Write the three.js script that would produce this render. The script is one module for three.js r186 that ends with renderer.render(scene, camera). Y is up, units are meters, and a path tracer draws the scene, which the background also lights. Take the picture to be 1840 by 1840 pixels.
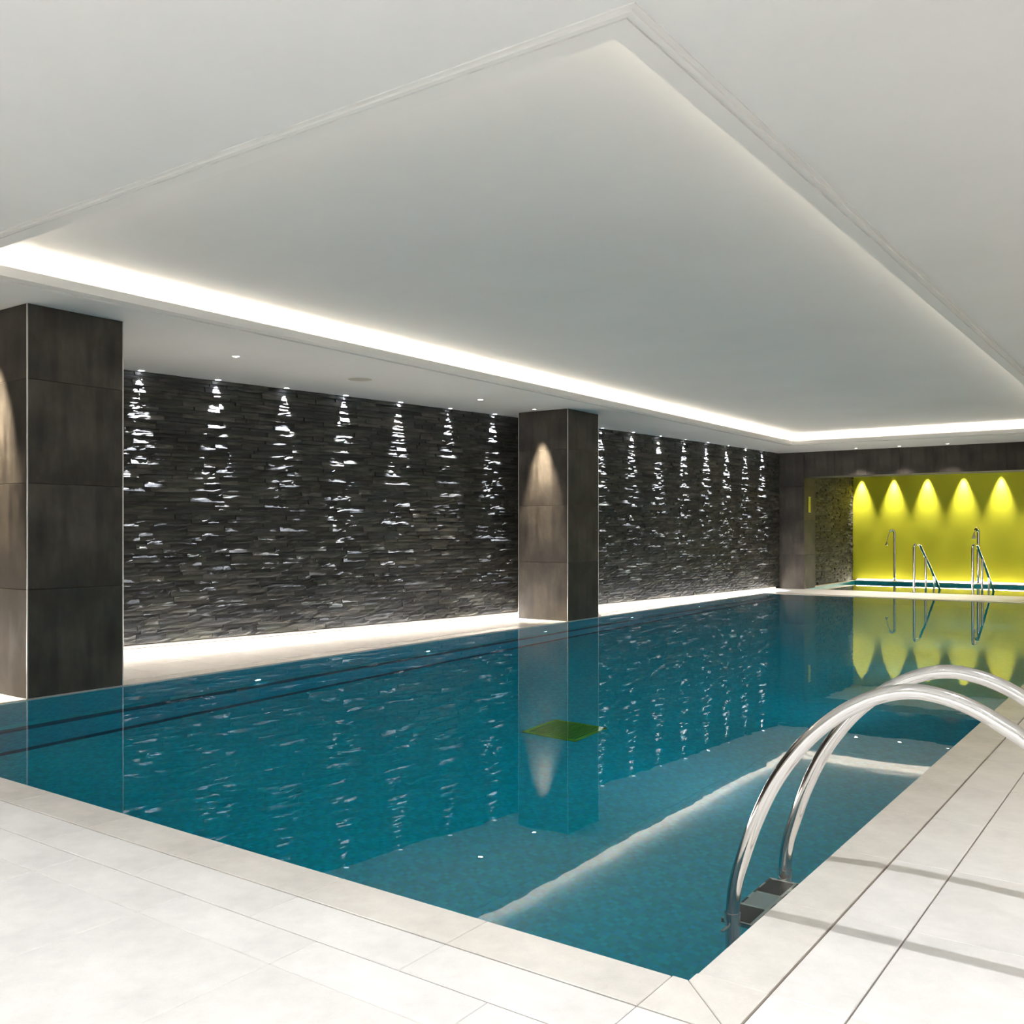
import * as THREE from 'three';
import { mergeGeometries } from 'three/addons/utils/BufferGeometryUtils.js';
import { RectAreaLightUniformsLib } from 'three/addons/lights/RectAreaLightUniformsLib.js';

// ---------------------------------------------------------------- camera, exposure, renderer
RectAreaLightUniformsLib.init();
const scene = new THREE.Scene();
scene.background = new THREE.Color(0x000000);
const CAM = { x: 1.058, y: 1.15, z: 2.262, yaw: 0.6197, f: 1722.3, v0: 954.24 };
const camera = new THREE.PerspectiveCamera(2 * Math.atan(920 / CAM.f) * 180 / Math.PI, 1, 0.05, 100);
camera.position.set(CAM.x, CAM.y, CAM.z);
camera.rotation.y = CAM.yaw;
camera.setViewOffset(1840, 1840, 0, 920 - CAM.v0, 1840, 1840);
scene.add(camera);
const renderer = new THREE.WebGLRenderer({ antialias: true });
renderer.toneMapping = THREE.LinearToneMapping;
renderer.toneMappingExposure = 1.03;
renderer.shadowMap.enabled = true;

// light levels, all in one place
const LIGHT = {
  cove: { nits: 31, color: 0xffefdc },
  wallBase: { nits: 240, color: 0xfff0de },
  limeBase: { nits: 180, color: 0xfff6e0 },
  grazer: { cd: 260, color: 0xe8eeff },
  limeSpot: { cd: 34, color: 0xfff6dc },
  deck: { cd: 10, color: 0xfbfbff },
  deckBehind: { cd: 56, color: 0xfafcff },
  deckRight: { cd: 17, color: 0xfff2e2 },
  soffit: { cd: 9, color: 0xfff4e6 },
  ledge: { cd: 20, color: 0xfff4e6 },
  pillar: { cd: 110, color: 0xffecd0 },
  poolWall: { cd: 6, color: 0xdcf2ff },
};

// ---------------------------------------------------------------- helpers
let seed = 20240611;
const rnd = () => { seed = (seed + 0x6D2B79F5) | 0; let t = Math.imul(seed ^ (seed >>> 15), 1 | seed); t = (t + Math.imul(t ^ (t >>> 7), 61 | t)) ^ t; return ((t ^ (t >>> 14)) >>> 0) / 4294967296; };
const rr = (a, b) => a + (b - a) * rnd();
const used = {};
function numbered(n) { const k = used[n] = (used[n] ?? -1) + 1; return k ? `${n}_${String(k).padStart(3, '0')}` : n; }
function mesh(name, geo, mat, parent) {
  const m = new THREE.Mesh(geo, mat); m.name = name; m.castShadow = m.receiveShadow = true;
  if (parent) parent.add(m); return m;
}
function thing(name, label, category, pos = [0, 0, 0], o = {}) {
  const g = new THREE.Group(); g.name = numbered(name); g.position.set(...pos); scene.add(g);
  g.userData = { label, category };
  if (o.group) g.userData.group = o.group;
  if (o.kind) g.userData.kind = o.kind;
  if (o.turn) g.rotation.y = o.turn;
  return g;
}
function topMesh(name, geo, mat, label, category, kind) {
  const m = mesh(numbered(name), geo, mat, scene); m.userData = { label, category }; if (kind) m.userData.kind = kind; return m;
}
// uv in metres from the position, by the way each face points
function metreUV(g) {
  g = g.index ? g.toNonIndexed() : g; g.computeVertexNormals();
  const p = g.attributes.position, n = g.attributes.normal, uv = new Float32Array(p.count * 2);
  for (let i = 0; i < p.count; i++) {
    const ax = Math.abs(n.getX(i)), ay = Math.abs(n.getY(i)), az = Math.abs(n.getZ(i));
    let u, v;
    if (ay >= ax && ay >= az) { u = p.getX(i); v = -p.getZ(i); } else if (ax >= az) { u = p.getZ(i); v = p.getY(i); } else { u = p.getX(i); v = p.getY(i); }
    uv[2 * i] = u; uv[2 * i + 1] = v;
  }
  g.setAttribute('uv', new THREE.BufferAttribute(uv, 2)); return g;
}
function box(x0, x1, y0, y1, z0, z1) {
  const g = new THREE.BoxGeometry(x1 - x0, y1 - y0, z1 - z0); g.translate((x0 + x1) / 2, (y0 + y1) / 2, (z0 + z1) / 2); return metreUV(g);
}
const boxes = list => mergeGeometries(list.map(b => box(...b)));
// convex slab with a chamfered upper edge; pts in the x-z plane, top face at y = 0
function slab(pts, t, c) {
  const n = pts.length, area = pts.reduce((s, p, i) => { const q = pts[(i + 1) % n]; return s + p[0] * q[1] - q[0] * p[1]; }, 0);
  const P = area < 0 ? pts : pts.slice().reverse();           // clockwise in (x, z) = upward face
  const lines = P.map((p, i) => { const q = P[(i + 1) % n], dx = q[0] - p[0], dz = q[1] - p[1], l = Math.hypot(dx, dz); const nx = -dz / l * -1, nz = dx / l * -1; return { p: [p[0] - nx * -c * -1, p[1] - nz * -c * -1], d: [dx, dz], nx, nz, o: p }; });
  const cx = P.reduce((s, p) => s + p[0], 0) / n, cz = P.reduce((s, p) => s + p[1], 0) / n;
  for (const l of lines) { let s = (cx - l.o[0]) * l.nx + (cz - l.o[1]) * l.nz > 0 ? 1 : -1; l.p = [l.o[0] + l.nx * s * c, l.o[1] + l.nz * s * c]; }
  const I = P.map((_, i) => { const a = lines[(i + n - 1) % n], b = lines[i]; const det = a.d[0] * b.d[1] - a.d[1] * b.d[0]; const s = ((b.p[0] - a.p[0]) * b.d[1] - (b.p[1] - a.p[1]) * b.d[0]) / det; return [a.p[0] + a.d[0] * s, a.p[1] + a.d[1] * s]; });
  const v = []; const tri = (a, b, d) => v.push(...a, ...b, ...d);
  const T = I.map(p => [p[0], 0, p[1]]), M = P.map(p => [p[0], -c, p[1]]), B = P.map(p => [p[0], -t, p[1]]);
  for (let i = 1; i < n - 1; i++) tri(T[0], T[i], T[i + 1]);
  for (let i = 0; i < n; i++) { const j = (i + 1) % n; tri(T[i], M[i], M[j]); tri(T[i], M[j], T[j]); tri(M[i], B[i], B[j]); tri(M[i], B[j], M[j]); }
  const g = new THREE.BufferGeometry(); g.setAttribute('position', new THREE.Float32BufferAttribute(v, 3)); return metreUV(g);
}
const slabCache = {};
function rectSlab(w, d, t, c) { const k = [w, d, t, c].map(x => x.toFixed(3)).join(); return slabCache[k] ??= slab([[-w / 2, -d / 2], [w / 2, -d / 2], [w / 2, d / 2], [-w / 2, d / 2]], t, c); }
const lathe = (pts, seg = 32) => new THREE.LatheGeometry(pts.map(p => new THREE.Vector2(...p)), seg);
function tube(pts, r, seg = 64, rad = 16) { return new THREE.TubeGeometry(new THREE.CatmullRomCurve3(pts.map(p => new THREE.Vector3(...p)), false, 'catmullrom', 0.5), seg, r, rad, false); }
function project(x, y, z) {
  const rx = x - CAM.x, rz = z - CAM.z, s = Math.sin(CAM.yaw), c = Math.cos(CAM.yaw), d = -s * rx - c * rz, l = c * rx - s * rz;
  return d < 0.2 ? null : [920 + CAM.f * l / d, CAM.v0 + CAM.f * (CAM.y - y) / d, d];
}
function seen(x, y, z, m = 60) { const p = project(x, y, z); return !!p && p[0] > -m && p[0] < 1840 + m && p[1] > -m && p[1] < 1840 + m; }

// ---------------------------------------------------------------- textures
function noiseGrid(n, cells, sx = 1) {            // tileable value noise, 0..1
  const a = new Float32Array(n * n), cy = cells, cx = Math.max(1, Math.round(cells * sx)), L = new Float32Array(cx * cy); for (let i = 0; i < L.length; i++) L[i] = rnd();
  const s = t => t * t * (3 - 2 * t);
  for (let y = 0; y < n; y++) for (let x = 0; x < n; x++) {
    const fx = x / n * cx, fy = y / n * cy, x0 = fx | 0, y0 = fy | 0, u = s(fx - x0), v = s(fy - y0), x1 = (x0 + 1) % cx, y1 = (y0 + 1) % cy;
    a[y * n + x] = (L[y0 * cx + x0] * (1 - u) + L[y0 * cx + x1] * u) * (1 - v) + (L[y1 * cx + x0] * (1 - u) + L[y1 * cx + x1] * u) * v;
  }
  return a;
}
function fractal(n, cells, oct, sx = 1) { const a = new Float32Array(n * n); let w = 1, t = 0; for (let o = 0; o < oct; o++) { const g = noiseGrid(n, cells << o, sx); for (let i = 0; i < a.length; i++) a[i] += g[i] * w; t += w; w *= 0.55; } for (let i = 0; i < a.length; i++) a[i] /= t; return a; }
function dataTex(n, fn, srgb, per) {             // per: metres that one repeat covers
  const d = new Uint8Array(n * n * 4);
  for (let i = 0; i < n * n; i++) { const c = fn(i % n, (i / n) | 0, i); d[4 * i] = c[0]; d[4 * i + 1] = c[1]; d[4 * i + 2] = c[2]; d[4 * i + 3] = 255; }
  const t = new THREE.DataTexture(d, n, n); t.wrapS = t.wrapT = THREE.RepeatWrapping; t.magFilter = THREE.LinearFilter; t.minFilter = THREE.LinearMipmapLinearFilter; t.generateMipmaps = true;
  if (srgb) t.colorSpace = THREE.SRGBColorSpace; t.repeat.set(1 / per, 1 / per); t.needsUpdate = true; return t;
}
const cl = v => Math.max(0, Math.min(255, Math.round(v)));
const nA = fractal(256, 4, 6), nB = fractal(256, 6, 5), nStreak = fractal(256, 3, 5, 5), nWave = fractal(512, 5, 4), nFine = fractal(256, 24, 3), nSlate = fractal(256, 24, 4, 0.2);
const texTile = dataTex(256, (x, y, i) => { const v = 238 + (nA[i] - 0.5) * 22 + (nFine[i] - 0.5) * 14 + (rnd() - 0.5) * 5; return [cl(v), cl(v), cl(v - 1)]; }, true, 0.9);
const texPillar = dataTex(256, (x, y, i) => { const v = 150 + (nStreak[i] - 0.5) * 150 + (nA[i] - 0.5) * 150; return [cl(v + 4), cl(v), cl(v - 6)]; }, true, 1.3);
const texPillarRough = dataTex(256, (x, y, i) => { const v = 195 + (nStreak[i] - 0.5) * 90 + (nB[i] - .5) * 50; return [cl(v), cl(v), cl(v)]; }, false, 1.3);
const texSlate = dataTex(256, (x, y, i) => { const v = 205 + (nSlate[i] - 0.5) * 150 + (nA[i] - 0.5) * 60; return [cl(v), cl(v), cl(v - 4)]; }, true, 0.5);
const texSlateBump = dataTex(256, (x, y, i) => { const v = nSlate[i] * 170 + nFine[i] * 85; return [cl(v), cl(v), cl(v)]; }, false, 0.3);
const texWave = dataTex(512, (x, y, i) => { const v = nWave[i] * 255; return [cl(v), cl(v), cl(v)]; }, false, 2.6);
const texPaint = dataTex(256, (x, y, i) => { const v = 247 + (nA[i] - 0.5) * 8; return [cl(v), cl(v), cl(v)]; }, true, 3);
// small glass mosaic: pieces of 25 mm, too fine to tell apart one by one
const MN = 512, MT = 16, tone = Array.from({ length: MT * MT }, () => [rr(0.90, 1.06), rr(-6, 6)]);
const inGrout = (x, y) => { const p = MN / MT, a = x % p, b = y % p; return a < 3 || b < 3; };
const texMosaic = dataTex(MN, (x, y) => { if (inGrout(x, y)) return [70, 175, 190]; const [k, h] = tone[((y / (MN / MT)) | 0) * MT + ((x / (MN / MT)) | 0)]; return [cl(12 * k), cl((190 + h) * k), cl((212 - h) * k)]; }, true, 0.4);

// ---------------------------------------------------------------- materials
const std = o => new THREE.MeshStandardMaterial(o), phy = o => new THREE.MeshPhysicalMaterial(o);
const M = {};
M.tile = [[0.80, 0.782, 0.757], [0.785, 0.767, 0.742], [0.81, 0.793, 0.77]].map(c => std({ name: 'deck_tile', color: new THREE.Color().setRGB(...c), map: texTile, roughness: 0.30 }));
M.coping = [[0.73, 0.70, 0.645], [0.715, 0.685, 0.63], [0.74, 0.712, 0.66]].map(c => std({ name: 'coping_tile', color: new THREE.Color().setRGB(...c), map: texTile, roughness: 0.22 }));
M.grout = std({ name: 'grout', color: 0x6b5d4c, roughness: 0.95 });
M.paint = std({ name: 'white_paint', color: new THREE.Color().setRGB(0.83, 0.83, 0.815), map: texPaint, roughness: 0.85 });
M.trimPaint = std({ name: 'trim_paint', color: new THREE.Color().setRGB(0.78, 0.775, 0.75), roughness: 0.7 });
M.pillar = [1, 0.88, 1.12].map(k => std({ name: 'bronze_porcelain', color: new THREE.Color().setRGB(0.100 * k, 0.090 * k, 0.077 * k), map: texPillar, roughness: 0.78, roughnessMap: texPillarRough, metalness: 0.1 }));
M.core = std({ name: 'dark_mortar', color: 0x2a2621, roughness: 0.9 });
M.steel = std({ name: 'polished_steel', color: new THREE.Color().setRGB(0.72, 0.71, 0.69), metalness: 1, roughness: 0.09 });
M.brushed = std({ name: 'brushed_steel', color: new THREE.Color().setRGB(0.62, 0.61, 0.59), metalness: 1, roughness: 0.3 });
M.rubber = std({ name: 'dark_grip', color: 0x2b211b, roughness: 0.75 });
M.lime = std({ name: 'lime_paint', color: new THREE.Color().setRGB(0.66, 0.645, 0.032), roughness: 0.6 });
M.mosaic = std({ name: 'blue_mosaic', color: 0xffffff, map: texMosaic, roughness: 0.3 });
M.mosaicDark = std({ name: 'navy_mosaic', color: new THREE.Color().setRGB(0.16, 0.22, 0.28), map: texMosaic, roughness: 0.3 });
const stoneTones = [[0.060, 0.059, 0.054], [0.078, 0.076, 0.068], [0.045, 0.045, 0.042], [0.10, 0.095, 0.084], [0.074, 0.075, 0.058], [0.034, 0.034, 0.033], [0.13, 0.122, 0.105]];
const toneOdds = [0, 0, 1, 1, 2, 2, 3, 4, 5, 6];
const stoneMat = o => std({ name: 'split_slate', map: texSlate, bumpMap: texSlateBump, bumpScale: 0.004, roughness: 0.68, ...o });
M.stone = stoneTones.map(c => stoneMat({ color: new THREE.Color().setRGB(...c) }));
M.stoneMany = stoneMat({ color: 0xffffff, vertexColors: true });
M.water = phy({ name: 'pool_water', color: 0xffffff, roughness: 0.0, transmission: 1, thickness: 1.3, ior: 1.333, attenuationColor: new THREE.Color().setRGB(0.2, 0.88, 0.96), attenuationDistance: 3.2, bumpMap: texWave, bumpScale: 0.0006 });
M.grate = std({ name: 'yellow_grate', color: 0xb9b223, roughness: 0.5 });
M.baffle = std({ name: 'black_baffle', color: 0x1c1c1c, roughness: 0.8 });
M.plastic = std({ name: 'white_plastic', color: 0xe8e6e0, roughness: 0.4 });
const glow = (hex, k) => std({ name: 'glowing_lens', color: 0x222222, emissive: hex, emissiveIntensity: k, roughness: 0.4 });

// ---------------------------------------------------------------- main dimensions (metres)
const XL = -5.458, ZF = -14.977, SOFFIT = 2.712, UPPER = 2.905, ZW = -16.56;   // pool edges, ceiling levels, far wall
const RX0 = -4.853, RX1 = -0.435, RZ0 = -14.72, RZ1 = -0.395, LIP = 2.766;    // ceiling recess
const XR = 3.1, ZN = 5.6, FLOOR = -1.36, WATER = -0.008, SPAWATER = -0.062;
const SPX0 = -5.46, SPX1 = 0.9, SPZ0 = -16.68, SPZ1 = -20.72, SPBACK = -21.06, SPLEFT = -5.58;
const wallX = z => -0.0040718 * z * z - 0.19988 * z - 7.9625, wallSlope = z => -0.0081436 * z - 0.19988;

// ---------------------------------------------------------------- floor: bed of grout with single tiles
const floor = thing('floor', 'pale beige stone tile deck around the pool', 'floor', [0, 0, 0], { kind: 'structure' });
mesh('tile_bed', boxes([
  [-10, XR, -0.3, -0.010, 0.19, ZN], [-10, XL - 0.19, -0.3, -0.010, ZF - 0.19, 0.19], [0.19, XR, -0.3, -0.010, ZF - 0.19, 0.19], [-10, XR, -0.3, -0.010, SPZ0 + 0.2, ZF - 0.19],
  [-6.2, SPX0 - 0.05, -0.3, -0.010, SPZ1, SPZ0 + 0.2], [SPX1 + 0.2, XR, -0.3, -0.010, SPZ1, SPZ0 + 0.2], [-6.2, XR, -0.3, -0.010, SPBACK - 0.1, SPZ1 - 0.2],
]), M.grout, floor);
const hiddenTiles = [];
function tileAt(x0, x1, z0, z1, mats, gx, gz, name = 'tile') {        // gx / gz: joint widths
  const w = x1 - x0 - gx, d = z1 - z0 - gz, cx = (x0 + x1) / 2, cz = (z0 + z1) / 2;
  if (w < 0.01 || d < 0.01) return;
  const g = rectSlab(w, d, 0.022, 0.002), near = [[cx, cz], [x0, z0], [x1, z0], [x0, z1], [x1, z1]].some(([x, z]) => seen(x, 0, z, 20)), m = mats[(rnd() * mats.length) | 0];
  if (near) { const t = mesh(name, g, m, floor); t.position.set(cx, 0, cz); } else { const c = g.clone(); c.translate(cx, 0, cz); hiddenTiles.push(c); }
}
const PITCH = 0.597, J = 0.0022, SLOT = 0.0075, C1 = 0.195, C2 = 0.392, C3 = 0.562;
// coping with mitred corners, then a second row, both along near and right sides
for (let k = 0; k < 10; k++) { const a = Math.max(XL, -0.046 - PITCH * (k + 1)), b = -0.046 - PITCH * k; if (b > XL) { tileAt(a, b, 0, C1, M.coping, J, SLOT, 'coping_tile'); tileAt(a, b, C1, C2, M.tile, J, SLOT); } }
for (let k = 0; k < 26; k++) { const a = Math.max(ZF, -0.05 - PITCH * (k + 1)), b = -0.05 - PITCH * k; if (b > ZF) { tileAt(0, C1, a, b, M.coping, SLOT, J, 'coping_tile'); tileAt(C1, C2, a, b, M.tile, SLOT, J); } }
function corner(pts, mat, name) { const c = pts.reduce((s, p) => [s[0] + p[0] / pts.length, s[1] + p[1] / pts.length], [0, 0]); const t = mesh(name, slab(pts.map(p => [p[0] - c[0], p[1] - c[1]]), 0.022, 0.002), mat, floor); t.position.set(c[0], 0, c[1]); }
const e = SLOT / 2, q = 0.0015;
corner([[-0.046 + q, e * 0], [-q, 0], [C1 - e - q, C1 - e], [-0.046 + q, C1 - e]], M.coping[0], 'coping_tile');
corner([[0, -q], [0, -0.05 + q], [C1 - e, -0.05 + q], [C1 - e, C1 - e - q]], M.coping[1], 'coping_tile');
corner([[-0.046 + q, C1 + e], [C1 + e - q, C1 + e], [C2 - e - q, C2 - e], [-0.046 + q, C2 - e]], M.tile[0], 'tile');
corner([[C1 + e, C1 + e - q], [C1 + e, -0.05 + q], [C2 - e, -0.05 + q], [C2 - e, C2 - e - q]], M.tile[2], 'tile');
// narrow third row and the field tiles of the near deck
for (let k = -6; k < 18; k++) { const b = -0.35 - PITCH * (k - 1), a = b - PITCH; if (a < -9.4 || a > XR) continue; tileAt(a, Math.min(b, XR), C2, C3, M.tile, J, J); }
for (let r = 0; r < 9; r++) for (let k = -6; k < 17; k++) { const o = r % 2 ? -0.05 : -0.35, b = o - PITCH * (k - 1), a = b - PITCH, z0 = C3 + r * PITCH; if (a < -9.4 || a > XR || z0 > ZN) continue; tileAt(a, Math.min(b, XR), z0, Math.min(z0 + PITCH, ZN), M.tile, J, J); }
// right deck
for (let r = 0; r < 5; r++) for (let k = -1; k < 28; k++) { const x0 = C2 + r * PITCH, b = (r % 2 ? -0.05 : -0.35) - PITCH * (k - 0.5), a = b - PITCH; if (x0 > XR || a > C2 || b < SPZ0) continue; tileAt(x0, Math.min(x0 + PITCH, XR), Math.max(a, ZF), Math.min(b, C2), M.tile, J, J); }
// left deck under the pillars: coping and broad field
for (let k = 0; k < 26; k++) { const b = -PITCH * k, a = Math.max(ZF, b - PITCH); if (a >= b) continue; tileAt(XL - C1, XL, a, b, M.coping, SLOT, J, 'coping_tile'); tileAt(XL - C1 - 0.6, XL - C1, a, b, M.tile, J, J); tileAt(XL - C1 - 1.2, XL - C1 - 0.6, a, b, M.tile, J, J); tileAt(XL - C1 - 1.8, XL - C1 - 1.2, a, b, M.tile, J, J); tileAt(XL - C1 - 2.6, XL - C1 - 1.8, a, b, M.tile, J, J); }
for (let k = -7; k < 1; k++) tileAt(XL - C1 + PITCH * k - 0.0, XL - C1 + PITCH * (k + 1), 0, C1 * 2, M.tile, J, J);
// far ledge between pool and spa
for (let k = -2; k < 15; k++) { const a = XL + PITCH * k, b = Math.min(a + PITCH, XR); tileAt(a, b, ZF - C1, ZF, M.coping, J, SLOT, 'coping_tile'); tileAt(a, b, ZF - 0.95, ZF - C1, M.tile, J, J); tileAt(a, b, SPZ0, ZF - 0.95, M.tile, J, J); }
for (let k = 0; k < 11; k++) tileAt(SPX0 + PITCH * k, SPX0 + PITCH * (k + 1), SPBACK, SPZ1, M.coping, J, J);
for (let k = 0; k < 7; k++) tileAt(SPLEFT, SPX0, SPZ0 - PITCH * (k + 1) < SPZ1 ? SPZ1 : SPZ0 - PITCH * (k + 1), SPZ0 - PITCH * k, M.coping, 0, J);
{ const t = mesh('deck_tiles_out_of_view', mergeGeometries(hiddenTiles), M.tile[0], floor); t.name = 'tile_field'; t.userData.kind = 'stuff'; }

// ---------------------------------------------------------------- pool basin and water
const basin = thing('pool_basin', 'sunken main pool lined with small turquoise blue mosaic', 'pool', [0, 0, 0], { kind: 'structure' });
const W = 0.28, TOP = -0.0225;
const DX = -2.71, DZ = -3.69, DH = 0.205;                 // sump below the drain grate, sunk into the floor
mesh('basin_floor', boxes([[XL - W, DX - DH, FLOOR - 0.25, FLOOR, ZF - W, W], [DX + DH, W, FLOOR - 0.25, FLOOR, ZF - W, W], [DX - DH, DX + DH, FLOOR - 0.25, FLOOR, ZF - W, DZ - DH], [DX - DH, DX + DH, FLOOR - 0.25, FLOOR, DZ + DH, W], [DX - DH, DX + DH, FLOOR - 0.25, FLOOR - 0.22, DZ - DH, DZ + DH]]), M.mosaic, basin);
mesh('basin_wall', box(XL - W, XL, FLOOR, TOP, ZF - W, W), M.mosaic, basin);
mesh('basin_wall', box(0, W, FLOOR, TOP, ZF - W, W), M.mosaic, basin);
mesh('basin_wall', box(XL, 0, FLOOR, TOP, 0, W), M.mosaic, basin);
mesh('basin_wall', box(XL, 0, FLOOR, TOP, ZF - W, ZF), M.mosaic, basin);
mesh('rest_ledge', mergeGeometries([box(XL, XL + 0.13, FLOOR, -0.83, ZF, 0), box(XL, XL + 0.17, -0.83, -0.78, ZF, 0)]), M.mosaic, basin);
mesh('edge_band', box(XL + 0.11, XL + 0.172, -0.831, -0.778, ZF, 0), M.mosaicDark, basin).userData.label = 'dark blue marker tiles on the ledge nose';
mesh('edge_band', box(XL + 0.125, XL + 0.2, FLOOR, FLOOR + 0.004, ZF, 0), M.mosaicDark, basin).userData.label = 'dark blue marker tiles along the pool floor';
topMesh('pool_water', box(XL - 0.02, 0.02, FLOOR - 0.24, WATER, ZF - 0.02, 0.02), M.water, 'calm clear teal water filling the main pool', 'water', 'stuff');
const spa = thing('spa_basin', 'blue tiled spa pool basin below the lime wall', 'spa pool', [0, 0, 0], { kind: 'structure' });
mesh('basin_floor', box(SPX0 - W, SPX1 + W, -1.2, -1.0, SPZ1 - W, SPZ0 + W), M.mosaic, spa);
mesh('basin_wall', box(SPX0 - W, SPX0, -1, TOP, SPZ1 - W, SPZ0 + W), M.mosaic, spa);
mesh('basin_wall', box(SPX1, SPX1 + W, -1, TOP, SPZ1 - W, SPZ0 + W), M.mosaic, spa);
mesh('basin_wall', box(SPX0, SPX1, -1, TOP, SPZ0, SPZ0 + W), M.mosaic, spa);
mesh('basin_wall', box(SPX0, SPX1, -1, TOP, SPZ1 - W, SPZ1), M.mosaic, spa);
topMesh('spa_water', box(SPX0 - 0.02, SPX1 + 0.02, -1.02, SPAWATER, SPZ1 - 0.02, SPZ0 + 0.02), M.water, 'still spa water mirroring the lime wall behind the far ledge', 'water', 'stuff');

// ---------------------------------------------------------------- ceiling with recess and trim
const ceiling = thing('ceiling', 'white ceiling with a large recessed coffer over the pool', 'ceiling', [0, 0, 0], { kind: 'structure' });
const ST = SOFFIT + 0.035, CV = 0.26;                     // soffit board; depth of the cove behind the lip
mesh('soffit', boxes([
  [RX1, XR + 0.2, SOFFIT, ST, ZW, ZN + 0.2], [RX0, RX1, SOFFIT, ST, RZ1, ZN + 0.2], [RX0, RX1, SOFFIT, ST, ZW, RZ0],
]), M.paint, ceiling);
const bay1 = [-3.24, -4.04, -4.84, -5.62, -6.42, -7.23, -8.03], bay2 = [-10.38, -11.2, -11.98, -12.77, -13.54, -14.28, -15.02, -15.74];
const GRAZE = 0.052, CAN = 0.034, canX = z => wallX(z) + GRAZE;
{ // left soffit board, with a round hole for each recessed lamp above the slate
  const sh = new THREE.Shape([[-10.2, -ZW], [RX0, -ZW], [RX0, -ZN - 0.2], [-10.2, -ZN - 0.2]].map(p => new THREE.Vector2(...p)));
  for (const z of [...bay1, ...bay2]) { const h = new THREE.Path(); h.absarc(canX(z), -z, CAN, 0, Math.PI * 2, true); sh.holes.push(h); }
  const g = new THREE.ExtrudeGeometry(sh, { depth: ST - SOFFIT, bevelEnabled: false, curveSegments: 20 }); g.rotateX(-Math.PI / 2); g.translate(0, SOFFIT, 0);
  mesh('soffit', metreUV(g), M.paint, ceiling);
}
mesh('recess_lip', boxes([
  [RX0 - 0.018, RX0, ST, LIP, RZ0 - 0.018, RZ1 + 0.018], [RX1, RX1 + 0.018, ST, LIP, RZ0 - 0.018, RZ1 + 0.018], [RX0, RX1, ST, LIP, RZ1, RZ1 + 0.018], [RX0, RX1, ST, LIP, RZ0 - 0.018, RZ0],
]), M.paint, ceiling);
mesh('cove_back', boxes([
  [RX0 - CV - 0.06, RX0 - CV, ST, UPPER, RZ0 - CV, RZ1 + CV], [RX1 + CV, RX1 + CV + 0.06, ST, UPPER, RZ0 - CV, RZ1 + CV], [RX0 - CV, RX1 + CV, ST, UPPER, RZ1 + CV, RZ1 + CV + 0.06], [RX0 - CV, RX1 + CV, ST, UPPER, RZ0 - CV - 0.06, RZ0 - CV],
]), M.paint, ceiling);
mesh('coffer_panel', box(RX0 - CV - 0.06, RX1 + CV + 0.06, UPPER, UPPER + 0.08, RZ0 - CV - 0.06, RZ1 + CV + 0.06), M.paint, ceiling);
function ring(a, b, y0, y1) {                             // frame round the recess, from offset a to offset b
  return boxes([[RX0 - b, RX0 - a, y0, y1, RZ0 - b, RZ1 + b], [RX1 + a, RX1 + b, y0, y1, RZ0 - b, RZ1 + b], [RX0 - a, RX1 + a, y0, y1, RZ1 + a, RZ1 + b], [RX0 - a, RX1 + a, y0, y1, RZ0 - b, RZ0 - a]]);
}
const trim = thing('trim_1', 'stepped white plaster frame around the ceiling recess', 'ceiling trim', [0, 0, 0], { kind: 'structure' });
mesh('inner_band', ring(0.0, 0.085, SOFFIT - 0.007, SOFFIT), M.trimPaint, trim);
mesh('outer_bead', ring(0.106, 0.126, SOFFIT - 0.014, SOFFIT), M.trimPaint, trim);
mesh('outer_fillet', ring(0.126, 0.146, SOFFIT - 0.005, SOFFIT), M.trimPaint, trim);
// led strips lying in the cove
function coveStrip(side, len, x, z, turn) {
  const t = thing('cove_light', `warm white led strip hidden in the ceiling cove along the ${side}`, 'strip light', [x, ST + 0.012, z], { turn, group: 'led strips in the ceiling cove' });
  mesh('channel', metreUV(new THREE.BoxGeometry(len, 0.014, 0.05).translate(0, -0.004, 0)), M.plastic, t);
  mesh('diffuser', new THREE.BoxGeometry(len - 0.02, 0.004, 0.036).translate(0, 0.004, 0), glow(LIGHT.cove.color, 3), t);
  const l = new THREE.RectAreaLight(LIGHT.cove.color, LIGHT.cove.nits, len - 0.02, 0.036); l.position.set(0, 0.010, 0); l.rotation.x = Math.PI / 2; t.add(l);
}
const cvO = 0.12;
coveStrip('slate wall side', RZ1 - RZ0 + 2 * cvO - 0.1, RX0 - cvO, (RZ0 + RZ1) / 2, Math.PI / 2);
coveStrip('ladder side', RZ1 - RZ0 + 2 * cvO - 0.1, RX1 + cvO, (RZ0 + RZ1) / 2, Math.PI / 2);
coveStrip('near end', RX1 - RX0 + 2 * cvO - 0.1, (RX0 + RX1) / 2, RZ1 + cvO, 0);
coveStrip('spa end', RX1 - RX0 + 2 * cvO - 0.1, (RX0 + RX1) / 2, RZ0 - cvO, 0);

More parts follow.
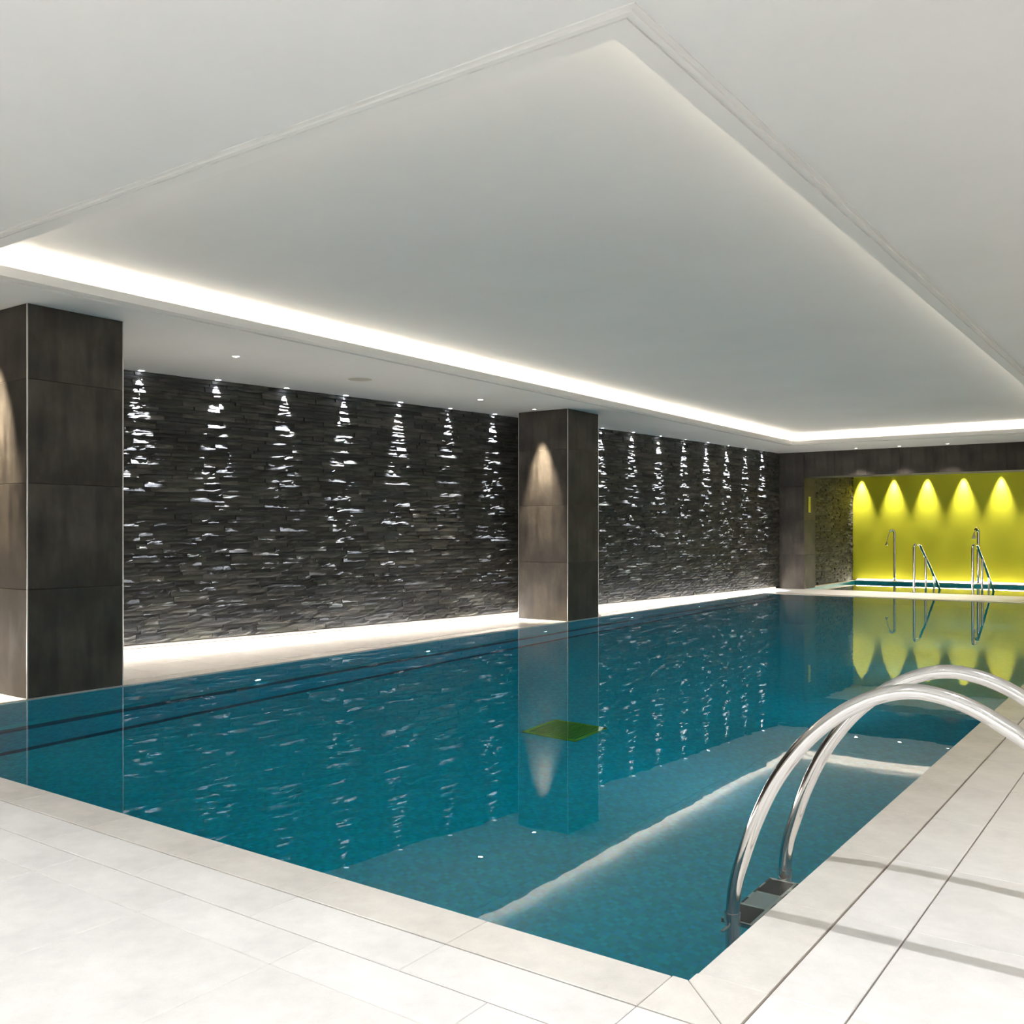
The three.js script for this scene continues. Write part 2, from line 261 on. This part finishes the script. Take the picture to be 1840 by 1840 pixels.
// ---------------------------------------------------------------- split slate wall
const stoneGeo = Array.from({ length: 10 }, () => {
  const nx = 4, ny = 2, front = []; const slope = rr(-0.005, 0.005), lean = rr(0.004, 0.013);
  for (let j = 0; j <= ny; j++) for (let i = 0; i <= nx; i++) { const ex = i === 0 || i === nx, ey = j === 0 || j === ny; front.push([i / nx - 0.5, j / ny - 0.5 + (!ey ? rr(-0.1, 0.1) : 0), rr(-0.004, 0.004) - lean * (j / ny - 0.5) + slope * (i / nx - 0.5) * 2 - (ex || ey ? 0.004 : 0)]); }
  const v = [], T = (a, b, c) => v.push(...a, ...b, ...c), at = (i, j) => front[j * (nx + 1) + i], bk = p => [p[0], p[1], -0.07];
  for (let j = 0; j < ny; j++) for (let i = 0; i < nx; i++) { T(at(i, j), at(i + 1, j), at(i + 1, j + 1)); T(at(i, j), at(i + 1, j + 1), at(i, j + 1)); }
  const loop = []; for (let i = 0; i < nx; i++) loop.push([i, 0]); for (let j = 0; j < ny; j++) loop.push([nx, j]); for (let i = nx; i > 0; i--) loop.push([i, ny]); for (let j = ny; j > 0; j--) loop.push([0, j]);
  loop.forEach((p, k) => { const n = loop[(k + 1) % loop.length], a = at(...p), b = at(...n); T(a, bk(a), bk(b)); T(a, bk(b), b); });
  const g = new THREE.BufferGeometry(); g.setAttribute('position', new THREE.Float32BufferAttribute(v, 3)); g.computeVertexNormals();
  const n = v.length / 3, uv = new Float32Array(n * 2), ou = rr(0, 1), ov = rr(0, 1); for (let i = 0; i < n; i++) { uv[2 * i] = v[3 * i] * 0.25 + ou; uv[2 * i + 1] = (v[3 * i + 1] * 0.05) + v[3 * i + 2] * 0.3 + ov; }
  g.setAttribute('uv', new THREE.BufferAttribute(uv, 2)); return g;
});
function layStones(zA, zB, y0, y1, X, slopeAt) {          // rows of stones along x = X(z); returns placements
  const out = []; let y = y0;
  while (y < y1 - 0.012) {
    let h = rr(0.034, 0.054); if (y + h > y1 - 0.02) h = y1 - y;
    let z = zA - rr(0, 0.3);
    while (z < zB) {
      const len = Math.min(rr(0.13, 0.42), zB - z); if (len < 0.03) break;
      const zc = z + len / 2, s = slopeAt(zc), out_ = Math.pow(rnd(), 1.4) * 0.017, th = Math.atan2(1, -s);
      out.push({ x: X(zc) + out_, y: y + h / 2, z: zc, len: len / Math.sin(th), h, th, g: (rnd() * stoneGeo.length) | 0, c: toneOdds[(rnd() * toneOdds.length) | 0] });
      z += len;
    }
    y += h;
  }
  return out;
}
const dummy = new THREE.Object3D();
function stoneMatrix(s) { dummy.position.set(s.x, s.y, s.z); dummy.rotation.set(0, s.th, 0, 'YXZ'); dummy.scale.set(s.len - 0.0015, s.h - 0.001, 1); dummy.updateMatrix(); return dummy.matrix; }
function stonesMerged(list, parent) {
  const gs = list.map(s => { const g = stoneGeo[s.g].clone().applyMatrix4(stoneMatrix(s)); const n = g.attributes.position.count, c = new Float32Array(n * 3), t = stoneTones[s.c]; for (let i = 0; i < n; i++) c.set(t, 3 * i); g.setAttribute('color', new THREE.BufferAttribute(c, 3)); return g; });
  const m = mesh('slate_cladding', mergeGeometries(gs), M.stoneMany, parent); m.userData.kind = 'stuff'; return m;
}
const wallLeft = thing('wall_left', 'dark split-face slate wall behind the pillars', 'wall', [0, 0, 0], { kind: 'structure' });
{
  const all = layStones(ZW - 0.1, 4.2, 0.044, SOFFIT, wallX, wallSlope);
  for (const s of all) { const p = project(s.x, s.y, s.z), q1 = project(wallX(s.z + s.len / 2), s.y, s.z + s.len / 2), q2 = project(wallX(s.z - s.len / 2), s.y, s.z - s.len / 2); const u = p ? p[0] : -1; s.vis = u > 232 && u < 925 || u > 1075 && u < 1385 ? Math.abs(q1[0] - q2[0]) * CAM.f * s.h / p[2] : 0; }
  all.sort((a, b) => b.vis - a.vis);
  all.slice(0, 300).forEach(s => { const m = mesh('stone', stoneGeo[s.g], M.stone[s.c], wallLeft); stoneMatrix(s); m.position.copy(dummy.position); m.rotation.copy(dummy.rotation); m.scale.copy(dummy.scale); });
  stonesMerged(all.slice(300), wallLeft);
  // backing wall, in short straight pieces along the bend
  const back = []; for (let z = ZW - 0.2; z < ZN + 0.2; z += 0.8) { const z1 = Math.min(z + 0.8, ZN + 0.2), xa = wallX(z) - 0.055, xb = wallX(z1) - 0.055, v = [[xa, z], [xb, z1], [xb - 0.35, z1], [xa - 0.35, z]]; const g = slab(v, 2.74 + 0.3, 0.001); g.translate(0, 2.74, 0); back.push(g); }
  mesh('backing', mergeGeometries(back), M.core, wallLeft);
}
// ---------------------------------------------------------------- far wall with the portal, panel by panel
const wallBack = thing('wall_back', 'brown porcelain tiled portal wall at the far end', 'wall', [0, 0, 0], { kind: 'structure' });
const JX = -5.26, PX1 = 0.7, HEAD = 2.222, ZWB = -17.24;
mesh('core', boxes([[-7, JX - 0.012, 0, SOFFIT, ZWB + 0.012, ZW - 0.012], [JX - 0.012, PX1 + 0.012, HEAD + 0.012, SOFFIT, ZWB + 0.012, ZW - 0.012], [PX1 + 0.012, XR + 0.1, 0, SOFFIT, ZWB + 0.012, ZW - 0.012]]), M.core, wallBack);
function panel(parent, w, h, t, pos, rot, mat, name = 'panel') { const m = mesh(name, rectSlab(w - 0.003, h - 0.003, t, 0.0015), mat, parent); m.position.set(...pos); m.rotation.set(...rot, 'YXZ'); if (rnd() < 0.5) m.rotateY(Math.PI); return m; }
const pick = () => M.pillar[(rnd() * 3) | 0], UPR = Math.PI / 2;
for (let k = 0; k < 4; k++) { const a = 0.68 * k, b = Math.min(a + 0.68, SOFFIT); panel(wallBack, 0.62, b - a, 0.013, [JX - 0.31, (a + b) / 2, ZW], [UPR, 0, 0], pick()); panel(wallBack, 0.62, b - a, 0.013, [JX - 0.93, (a + b) / 2, ZW], [UPR, 0, 0], pick()); }
for (let x = JX; x < PX1; x += 0.6) { const x1 = Math.min(x + 0.6, PX1); panel(wallBack, x1 - x, SOFFIT - HEAD, 0.013, [(x + x1) / 2, (HEAD + SOFFIT) / 2, ZW], [UPR, 0, 0], pick()); panel(wallBack, x1 - x, ZW - ZWB, 0.013, [(x + x1) / 2, HEAD, (ZW + ZWB) / 2], [Math.PI, 0, 0], pick()); }
for (let k = 0; k < 4; k++) { const a = 0.68 * k, b = Math.min(a + 0.68, HEAD); if (b > a) panel(wallBack, ZW - ZWB, b - a, 0.013, [JX, (a + b) / 2, (ZW + ZWB) / 2], [UPR, UPR, 0], pick()); }
for (let k = 0; k < 4; k++) for (let c = 0; c < 4; c++) { const a = 0.68 * k, b = Math.min(a + 0.68, SOFFIT); panel(wallBack, 0.6, b - a, 0.013, [PX1 + 0.3 + 0.6 * c, (a + b) / 2, ZW], [UPR, 0, 0], pick()); }
mesh('jamb_foot', box(-6.2, JX - 0.001, -1.0, -0.001, ZWB, SPZ0 - 0.001), M.mosaic, wallBack);
// spa room
const wallSpa = thing('wall_rear', 'bright lime green wall behind the spa pool', 'wall', [0, 0, 0], { kind: 'structure' });
mesh('plaster', box(-6.2, XR, 0, 2.66, SPBACK - 0.2, SPBACK), M.lime, wallSpa);
const wallSpaL = thing('wall_spa', 'small slate clad side wall of the spa room', 'wall', [0, 0, 0], { kind: 'structure' });
stonesMerged(layStones(SPBACK, ZWB, 0.0, 2.6, () => SPLEFT - 0.02, () => 0), wallSpaL);
mesh('backing', box(SPLEFT - 0.4, SPLEFT - 0.06, 0, 2.66, SPBACK, ZWB), M.core, wallSpaL);
topMesh('wall_spa_end', box(1.4, 1.6, 0, 2.66, SPBACK, ZWB), M.paint, 'white end wall of the spa room, out of sight', 'wall', 'structure');
topMesh('ceiling_spa', box(-6.2, XR, 2.5, 2.7, SPBACK - 0.2, ZWB), M.paint, 'white ceiling of the spa room behind the portal', 'ceiling', 'structure');
topMesh('wall_right', box(XR, XR + 0.25, -0.3, 3.1, SPBACK - 0.2, ZN + 0.2), M.paint, 'plain white wall along the ladder side of the deck', 'wall', 'structure');
topMesh('wall_front', box(-10.2, XR + 0.25, -0.3, 3.1, ZN, ZN + 0.25), M.paint, 'plain white wall behind the near deck', 'wall', 'structure');

// ---------------------------------------------------------------- pillars
function pillar(z0, z1, label) {
  const x0 = XL - 0.765, x1 = XL + 0.004, t = thing('pillar', label, 'pillar', [(x0 + x1) / 2, 0, (z0 + z1) / 2], { group: 'tiled pillars on the pool edge' });
  const w = x1 - x0, d = z1 - z0, joints = [0, 0.747, 1.479, 2.197, SOFFIT];
  mesh('core', metreUV(new THREE.BoxGeometry(w - 0.026, SOFFIT - 0.002, d - 0.026).translate(0, SOFFIT / 2, 0)), M.core, t);
  for (let k = 0; k < 4; k++) {
    const a = joints[k], b = joints[k + 1], y = (a + b) / 2, h = b - a;
    panel(t, w - 0.006, h, 0.013, [0, y, d / 2], [UPR, 0, 0], pick(), 'tile'); panel(t, w - 0.006, h, 0.013, [0, y, -d / 2], [UPR, Math.PI, 0], pick(), 'tile');
    panel(t, d - 0.006, h, 0.013, [w / 2, y, 0], [UPR, UPR, 0], pick(), 'tile'); panel(t, d - 0.006, h, 0.013, [-w / 2, y, 0], [UPR, -UPR, 0], pick(), 'tile');
  }
  for (const sx of [-1, 1]) for (const sz of [-1, 1]) { const c = mesh('corner_trim', new THREE.CylinderGeometry(0.0055, 0.0055, SOFFIT - 0.002, 10), M.brushed, t); c.position.set(sx * (w / 2 - 0.003), SOFFIT / 2, sz * (d / 2 - 0.003)); c.userData.label = 'slim steel corner trim'; }
  return t;
}
pillar(-1.875, -1.15, 'large dark brown tiled pillar at the left, nearest the camera');
pillar(-8.86, -8.09, 'dark brown tiled pillar standing midway along the pool edge');

// ---------------------------------------------------------------- lamps
// a recessed fitting: ring, lens, and the spot just below the lens
function downlight(name, label, group, [x, y, z], r, L, angle, blend, aim, o = {}) {
  const t = thing(name, label, 'downlight', [x, y, z], { group });
  mesh('bezel', lathe([[r * 0.72, 0.0], [r * 0.74, -0.004], [r * 0.95, -0.006], [r, -0.003], [r, 0.0]], 28), M.plastic, t);
  const lens = mesh('lens', new THREE.CylinderGeometry(r * 0.73, r * 0.73, 0.003, 24).translate(0, -0.0015, 0), glow(L.color, o.glow ?? 6), t); lens.userData.label = 'glowing lens';
  const s = new THREE.SpotLight(L.color, (o.cd ?? L.cd), 0, angle, blend, 2); s.position.set(0, -0.012, 0); s.castShadow = true; s.shadow.radius = o.radius ?? 1; s.shadow.mapSize.set(1024, 1024);
  const tg = new THREE.Object3D(); tg.position.set(...aim); t.add(tg); s.target = tg; t.add(s); return t;
}
const ord = ['first', 'second', 'third', 'fourth', 'fifth', 'sixth', 'seventh', 'eighth', 'ninth'];
const dim = [0.9, 1.0, 0.7, 1.15, 1.15, 0.45, 1.0, 1, 1, 0.9, 1.05, 1, 1.05, 1, 1.1];
[...bay1, ...bay2].forEach((z, i) => {
  const first = i < 7, k = first ? i : i - 7, where = first ? 'between the two pillars, counted from the nearest pillar' : 'beyond the middle pillar, counted from that pillar';
  const t = thing('wall_grazer', `${ord[k]} small spotlight grazing the slate wall ${where}`, 'downlight', [canX(z), SOFFIT, z], { group: 'spotlights grazing the slate wall' }), UP = 0.2;
  mesh('bezel', lathe([[CAN - 0.002, 0.002], [CAN - 0.001, -0.003], [CAN + 0.006, -0.003], [CAN + 0.008, 0]], 24), M.plastic, t);
  mesh('can', lathe([[CAN + 0.001, 0.03], [CAN + 0.001, UP + 0.02], [0, UP + 0.02]], 20), M.baffle, t);
  mesh('lens', new THREE.CylinderGeometry(CAN * 0.8, CAN * 0.8, 0.004, 20).translate(0, UP + 0.012, 0), glow(LIGHT.grazer.color, 4), t);
  const s = new THREE.SpotLight(LIGHT.grazer.color, LIGHT.grazer.cd * dim[i], 0, 0.26, 1, 2), tg = new THREE.Object3D(); s.position.set(0, UP, 0); tg.position.set(-0.05, UP - 1.35, 0); s.castShadow = true; s.shadow.radius = 0.6; s.target = tg; t.add(tg, s);
});
downlight('soffit_light', 'small bright downlight in the soffit just beyond the nearest pillar', 'soffit downlights by the slate wall', [-5.92, SOFFIT, -3.274], 0.04, LIGHT.soffit, 0.75, 0.8, [0, -1, 0], { glow: 40 });
downlight('soffit_light', 'small bright downlight in the soffit just before the middle pillar', 'soffit downlights by the slate wall', [-5.86, SOFFIT, -6.787], 0.04, LIGHT.soffit, 0.75, 0.8, [0, -1, 0], { glow: 40 });
downlight('pillar_light', 'warm downlight shining down the lit face of the middle pillar', 'downlights on the pillar faces', [-5.84, SOFFIT, -7.90], 0.034, LIGHT.pillar, 0.30, 1, [0, -1, -0.14], { glow: 30 });
downlight('pillar_light', 'warm downlight shining down the lit face of the nearest pillar', 'downlights on the pillar faces', [-5.84, SOFFIT, -0.96], 0.034, LIGHT.pillar, 0.30, 1, [0, -1, -0.14], { glow: 30 });
[[-4.154, 'left'], [-3.374, 'middle'], [-2.552, 'right']].forEach(([x, w], i) => downlight('ledge_light', `${w} one of the three small downlights above the far ledge`, 'downlights above the far ledge', [x, SOFFIT, -16.2], 0.04, LIGHT.ledge, 0.8, 0.8, [0, -1, 0], { glow: i === 1 ? 40 : 16 }));
[-5.392, -4.66, -3.93, -3.17, -2.412, -1.66].forEach((x, i) => downlight('lime_spot', i < 5 ? `${ord[i]} spotlight from the left washing the lime wall` : 'spotlight washing the lime wall past the right edge of the view', 'spotlights on the lime wall', [x, 2.5, SPBACK + 0.085], 0.035, LIGHT.limeSpot, 0.42, 1, [0, -1, -0.03], { glow: 4 }));
// deck downlights overhead, outside the view; the one beside the ladder throws the rail shadows
const deckSpots = [[0.84, -0.44, 'deck'], [-0.5, 1.5, 'deck'], [-1.9, 1.35, 'deck'], [-3.6, 1.5, 'deck'], [1.55, 1.2, 'deck'], [2.3, -2.6, 'deckRight'], [2.3, -5.2, 'deckRight'], [2.3, -8.0, 'deckRight'], [2.3, -11.0, 'deckRight'], [0.6, 4.2, 'deckBehind'], [-2.2, 4.2, 'deckBehind'], [2.3, 3.0, 'deckBehind']];
deckSpots.forEach(([x, z, k], i) => downlight('deck_light', i ? `ceiling downlight above the deck, ${[...ord, 'tenth', 'eleventh'][i - 1]} of those out of view` : 'ceiling downlight above the pool ladder, out of view', 'deck downlights overhead', [x, SOFFIT, z], 0.045, LIGHT[k], 0.95, 0.7, [0, -1, 0], { glow: 6, radius: 1, cd: LIGHT[k].cd * (i ? 1 : 1.5) }));

// linear lights at the foot of walls
function footLight(name, label, pts, L, tall = 0.016) {
  const t = thing(name, label, 'strip light');
  for (let i = 0; i + 1 < pts.length; i++) {
    const [ax, az] = pts[i], [bx, bz] = pts[i + 1], len = Math.hypot(bx - ax, bz - az), th = Math.atan2(-(bz - az), bx - ax), g = new THREE.Group(); g.name = 'segment';
    const mx = (ax + bx) / 2, mz = (az + bz) / 2;
    const h = mesh('channel', metreUV(new THREE.BoxGeometry(len, tall + 0.016, 0.03).translate(0, 0.011 + tall / 2, -0.02)), M.plastic, t); h.position.set(mx, 0, mz); h.rotation.y = th;
    const d = mesh('diffuser', new THREE.BoxGeometry(len, tall, 0.004).translate(0, 0.011 + tall / 2, -0.003), glow(L.color, 1.6), t); d.position.set(mx, 0, mz); d.rotation.y = th;
    const l = new THREE.RectAreaLight(L.color, L.nits, len, tall); l.position.set(mx, 0.011 + tall / 2, mz); l.rotation.y = th + Math.PI; l.translateZ(-0.004); t.add(l);
  }
  return t;
}
const wallPts = (a, b, n, o) => Array.from({ length: n + 1 }, (_, i) => { const z = a + (b - a) * i / n; return [wallX(z) + o, z]; });
footLight('wall_foot_light', 'white led line along the foot of the slate wall between the two pillars', wallPts(-1.6, -9.2, 4, 0.0), LIGHT.wallBase);
footLight('wall_foot_light', 'white led line along the foot of the slate wall past the middle pillar', wallPts(-9.2, -16.4, 4, 0.0), LIGHT.wallBase);
footLight('wall_foot_light', 'white led line along the foot of the slate wall beside the left frame edge', wallPts(3.5, -1.6, 3, 0.0), LIGHT.wallBase);
footLight('lime_foot_light', 'white led line along the foot of the lime wall', [[-5.5, SPBACK + 0.02], [0.9, SPBACK + 0.02]], LIGHT.limeBase, 0.012);

// ---------------------------------------------------------------- pool fittings
// underwater lamps in the right pool wall, and white nozzles opposite them
[-3.128, -5.353, -7.567, -9.79, -12.05].forEach((z, i) => {
  const l = thing('pool_wall_light', `${ord[i]} underwater lamp under the deck edge, counted away from the ladder`, 'pool light', [0, -0.60, z], { group: 'underwater lamps in the ladder side pool wall' }); l.rotation.z = Math.PI / 2;
  mesh('bezel', lathe([[0.085, 0.0], [0.087, 0.014], [0.105, 0.014], [0.112, 0.004], [0.112, 0]], 28), M.brushed, l);
  mesh('lens', new THREE.CylinderGeometry(0.086, 0.086, 0.008, 24).translate(0, 0.006, 0), glow(LIGHT.poolWall.color, 3), l);
  const p = new THREE.SpotLight(LIGHT.poolWall.color, LIGHT.poolWall.cd, 0, 0.85, 1, 2); p.position.set(0, 0.03, 0); p.castShadow = true; p.shadow.radius = 4; const tg = new THREE.Object3D(); tg.position.set(0, 1, 0); l.add(tg); p.target = tg; l.add(p);
  const t = thing('pool_nozzle', `${ord[i]} small white round nozzle in the left pool wall, counted from the near end`, 'nozzle', [XL, -0.68, z], { group: 'white nozzles in the left pool wall' }); t.rotation.z = -Math.PI / 2;
  mesh('bezel', lathe([[0.03, 0.0], [0.032, 0.014], [0.042, 0.014], [0.047, 0.004], [0.047, 0]], 24), M.plastic, t);
  mesh('lens', new THREE.CylinderGeometry(0.031, 0.031, 0.006, 20).translate(0, 0.006, 0), glow(LIGHT.poolWall.color, 10), t);
});
[-2.02, -4.24].forEach((z, i) => {
  const t = thing('pool_inlet', i ? 'round steel water inlet in the left pool wall between two nozzles' : 'round steel water inlet in the left pool wall beside the nearest pillar', 'inlet', [XL, -0.60, z]); t.rotation.z = -Math.PI / 2;
  mesh('flange', lathe([[0.016, 0.002], [0.018, 0.012], [0.04, 0.010], [0.045, 0.003], [0.045, 0]], 24), M.brushed, t);
  mesh('mouth', new THREE.CylinderGeometry(0.017, 0.017, 0.004, 16).translate(0, 0.003, 0), M.brushed, t);
});
{ // floor drain
  const t = thing('drain_grate', 'square yellow-green slotted drain grate on the pool floor', 'drain', [DX, FLOOR, DZ]);
  const A = 0.23; mesh('frame', mergeGeometries([[-A, A, 0, 0.014, -A, -A + 0.035], [-A, A, 0, 0.014, A - 0.035, A], [-A, -A + 0.035, 0, 0.014, -A, A], [A - 0.035, A, 0, 0.014, -A, A]].map(b => box(...b))), M.grate, t);
  const bar = box(-0.006, 0.006, -0.004, 0.012, -A + 0.035, A - 0.035); for (let k = 0; k < 15; k++) { const m = mesh('bar', bar, M.grate, t); m.position.x = -A + 0.055 + k * 0.025; }
}
{ // ladder in the near right corner
  const S = 1.15, Z = [-0.448 * S, -0.846 * S], t = thing('pool_ladder', 'polished steel pool ladder with two arched handrails in the near corner', 'ladder', [0, 0, 0]);
  const prof = [[-0.083, -0.9], [-0.083, -0.5], [-0.083, -0.15], [-0.083, -0.03], [-0.0745, 0.061], [-0.053, 0.138], [-0.018, 0.24], [0.036, 0.355], [0.106, 0.456], [0.175, 0.525], [0.24, 0.572], [0.31, 0.605], [0.38, 0.618], [0.45, 0.609], [0.51, 0.588], [0.565, 0.558], [0.61, 0.53], [0.70, 0.455], [0.78, 0.36], [0.835, 0.24], [0.86, 0.12], [0.864, 0.0]];
  for (const z of Z) {
    const r = mesh('handrail', tube(prof.map(p => [p[0] * S, p[1] * S, z]), 0.0215, 160, 24), M.steel, t);
    const f = mesh('floor_flange', lathe([[0.022, 0.012], [0.046, 0.010], [0.05, 0.004], [0.05, 0]], 28), M.steel, r); f.position.set(0.864 * S, 0.0005, z);
    const b = mesh('clamp', lathe([[0.0216, -0.035], [0.0255, -0.033], [0.0255, 0.033], [0.0216, 0.035]], 24), M.steel, r); b.position.set(-0.083 * S, -0.06, z);
    const c = mesh('bolt', new THREE.CylinderGeometry(0.007, 0.007, 0.05, 12).rotateX(Math.PI / 2), M.brushed, r); c.position.set(-0.083 * S - 0.01, -0.135, z + (z === Z[0] ? 0.03 : -0.03));
  }
  const zc = (Z[0] + Z[1]) / 2, wide = Math.abs(Z[1] - Z[0]) - 0.043;
  for (const y of [-0.12, -0.40, -0.68, -0.95]) {
    const s = mesh('step', mergeGeometries([box(-0.075, 0.03, -0.006, 0, -wide / 2, wide / 2), box(0.022, 0.03, -0.03, 0, -wide / 2, wide / 2), box(-0.075, -0.067, -0.03, 0, -wide / 2, wide / 2), box(-0.075, 0.03, -0.03, 0.004, -wide / 2, -wide / 2 + 0.006), box(-0.075, 0.03, -0.03, 0.004, wide / 2 - 0.006, wide / 2)]), M.steel, t); s.position.set(-0.083 * S + 0.03, y, zc);
    for (const k of [-1, 1]) { const p = mesh('grip_pad', box(-0.068, 0.012, 0.0, 0.004, -0.06, 0.06), M.rubber, s); p.position.z = k * (wide / 2 - 0.075); p.userData.label = 'dark anti-slip pad'; }
    const pl = mesh('tread_plate', box(-0.066, 0.012, 0.0, 0.002, -0.06, 0.06), M.brushed, s);
  }
}
// spa handrails and water spouts
function spaRail(x, label) {
  const z0 = -16.74, t = thing('spa_handrail', label, 'handrail', [x, 0, z0], { group: 'spa handrails' }), r = 0.024;
  mesh('rail', tube([[0, -0.08, 0], [0, 0.4, 0], [0, 0.80, 0], [0, 0.875, -0.03], [0, 0.90, -0.11], [0, 0.90, -0.3], [0, 0.885, -0.45], [0, 0.83, -0.56], [0, 0.45, -1.3], [0, -0.25, -2.55]], r, 120, 12), M.steel, t);
  const p1 = mesh('post', new THREE.CylinderGeometry(r * 0.9, r * 0.9, 1.68, 12), M.steel, t); p1.position.set(0, -0.17, -0.94);
  const p2 = mesh('post', new THREE.CylinderGeometry(r * 0.9, r * 0.9, 1.28, 12), M.steel, t); p2.position.set(0, -0.37, -1.66);
  mesh('floor_flange', lathe([[r, 0.01], [0.045, 0.008], [0.048, 0]], 20), M.steel, t);
}
spaRail(-3.239, 'steel handrail stepping down into the spa, left one of the two');
spaRail(-2.236, 'steel handrail stepping down into the spa, right one of the two');
{
  const t = thing('water_spout', 'thin steel shower spout with hanging nozzle, left behind the spa', 'shower', [-4.60, 0, -20.88]);
  mesh('pole', tube([[0, 0, 0], [0, 0.5, 0], [0, 1.02, 0], [-0.01, 1.13, 0], [-0.06, 1.17, 0.01], [-0.11, 1.14, 0.02]], 0.03, 60, 12), M.steel, t);
  mesh('hose', tube([[-0.10, 1.15, 0.02], [-0.135, 1.03, 0.03], [-0.155, 0.93, 0.04]], 0.011, 20, 8), M.steel, t);
  mesh('nozzle', lathe([[0.012, 0.09], [0.016, 0.06], [0.044, 0.01], [0.042, 0], [0, 0]], 20), M.steel, t).position.set(-0.165, 0.82, 0.04);
  mesh('floor_flange', lathe([[0.025, 0.014], [0.055, 0.01], [0.06, 0]], 20), M.steel, t);
}
{
  const t = thing('water_spout', 'steel shower spout with a curved head standing behind the right handrail', 'shower', [-2.84, 0, -20.88]);
  mesh('pole', tube([[0, 0, 0], [0, 0.5, 0], [0, 1.06, 0], [0, 1.17, 0.02], [-0.01, 1.22, 0.08], [-0.02, 1.18, 0.15]], 0.036, 60, 12), M.steel, t);
  mesh('nozzle', lathe([[0.016, 0.13], [0.024, 0.09], [0.06, 0.01], [0.058, 0], [0, 0]], 20), M.steel, t).position.set(-0.05, 0.98, 0.2);
  mesh('hose', tube([[-0.02, 1.18, 0.15], [-0.04, 1.13, 0.19], [-0.05, 1.08, 0.2]], 0.014, 20, 8), M.steel, t);
  mesh('floor_flange', lathe([[0.03, 0.014], [0.06, 0.01], [0.065, 0]], 20), M.steel, t);
}
{ // plate on the portal jamb
  const t = thing('wall_plate', 'narrow lime coloured plate on the portal jamb', 'wall plate', [JX, 1.68, -16.86]);
  mesh('plate', metreUV(new THREE.BoxGeometry(0.012, 0.30, 0.12).translate(0.006, 0, 0)), M.lime, t);
  for (const y of [0.15, -0.158]) mesh('rim', box(0, 0.015, y, y + 0.008, -0.066, 0.066), M.brushed, t);
}
{ // ceiling speaker
  const t = thing('ceiling_speaker', 'flat round white ceiling speaker in the soffit between the downlights', 'speaker', [-5.93, SOFFIT, -4.845]);
  mesh('rim', lathe([[0.125, 0], [0.125, -0.006], [0.137, -0.006], [0.142, 0]], 36), M.trimPaint, t);
  mesh('grille', new THREE.CylinderGeometry(0.126, 0.126, 0.004, 36).translate(0, -0.002, 0), std({ name: 'speaker_mesh', color: 0xb9b6ac, roughness: 0.8 }), t);
}
renderer.render(scene, camera);
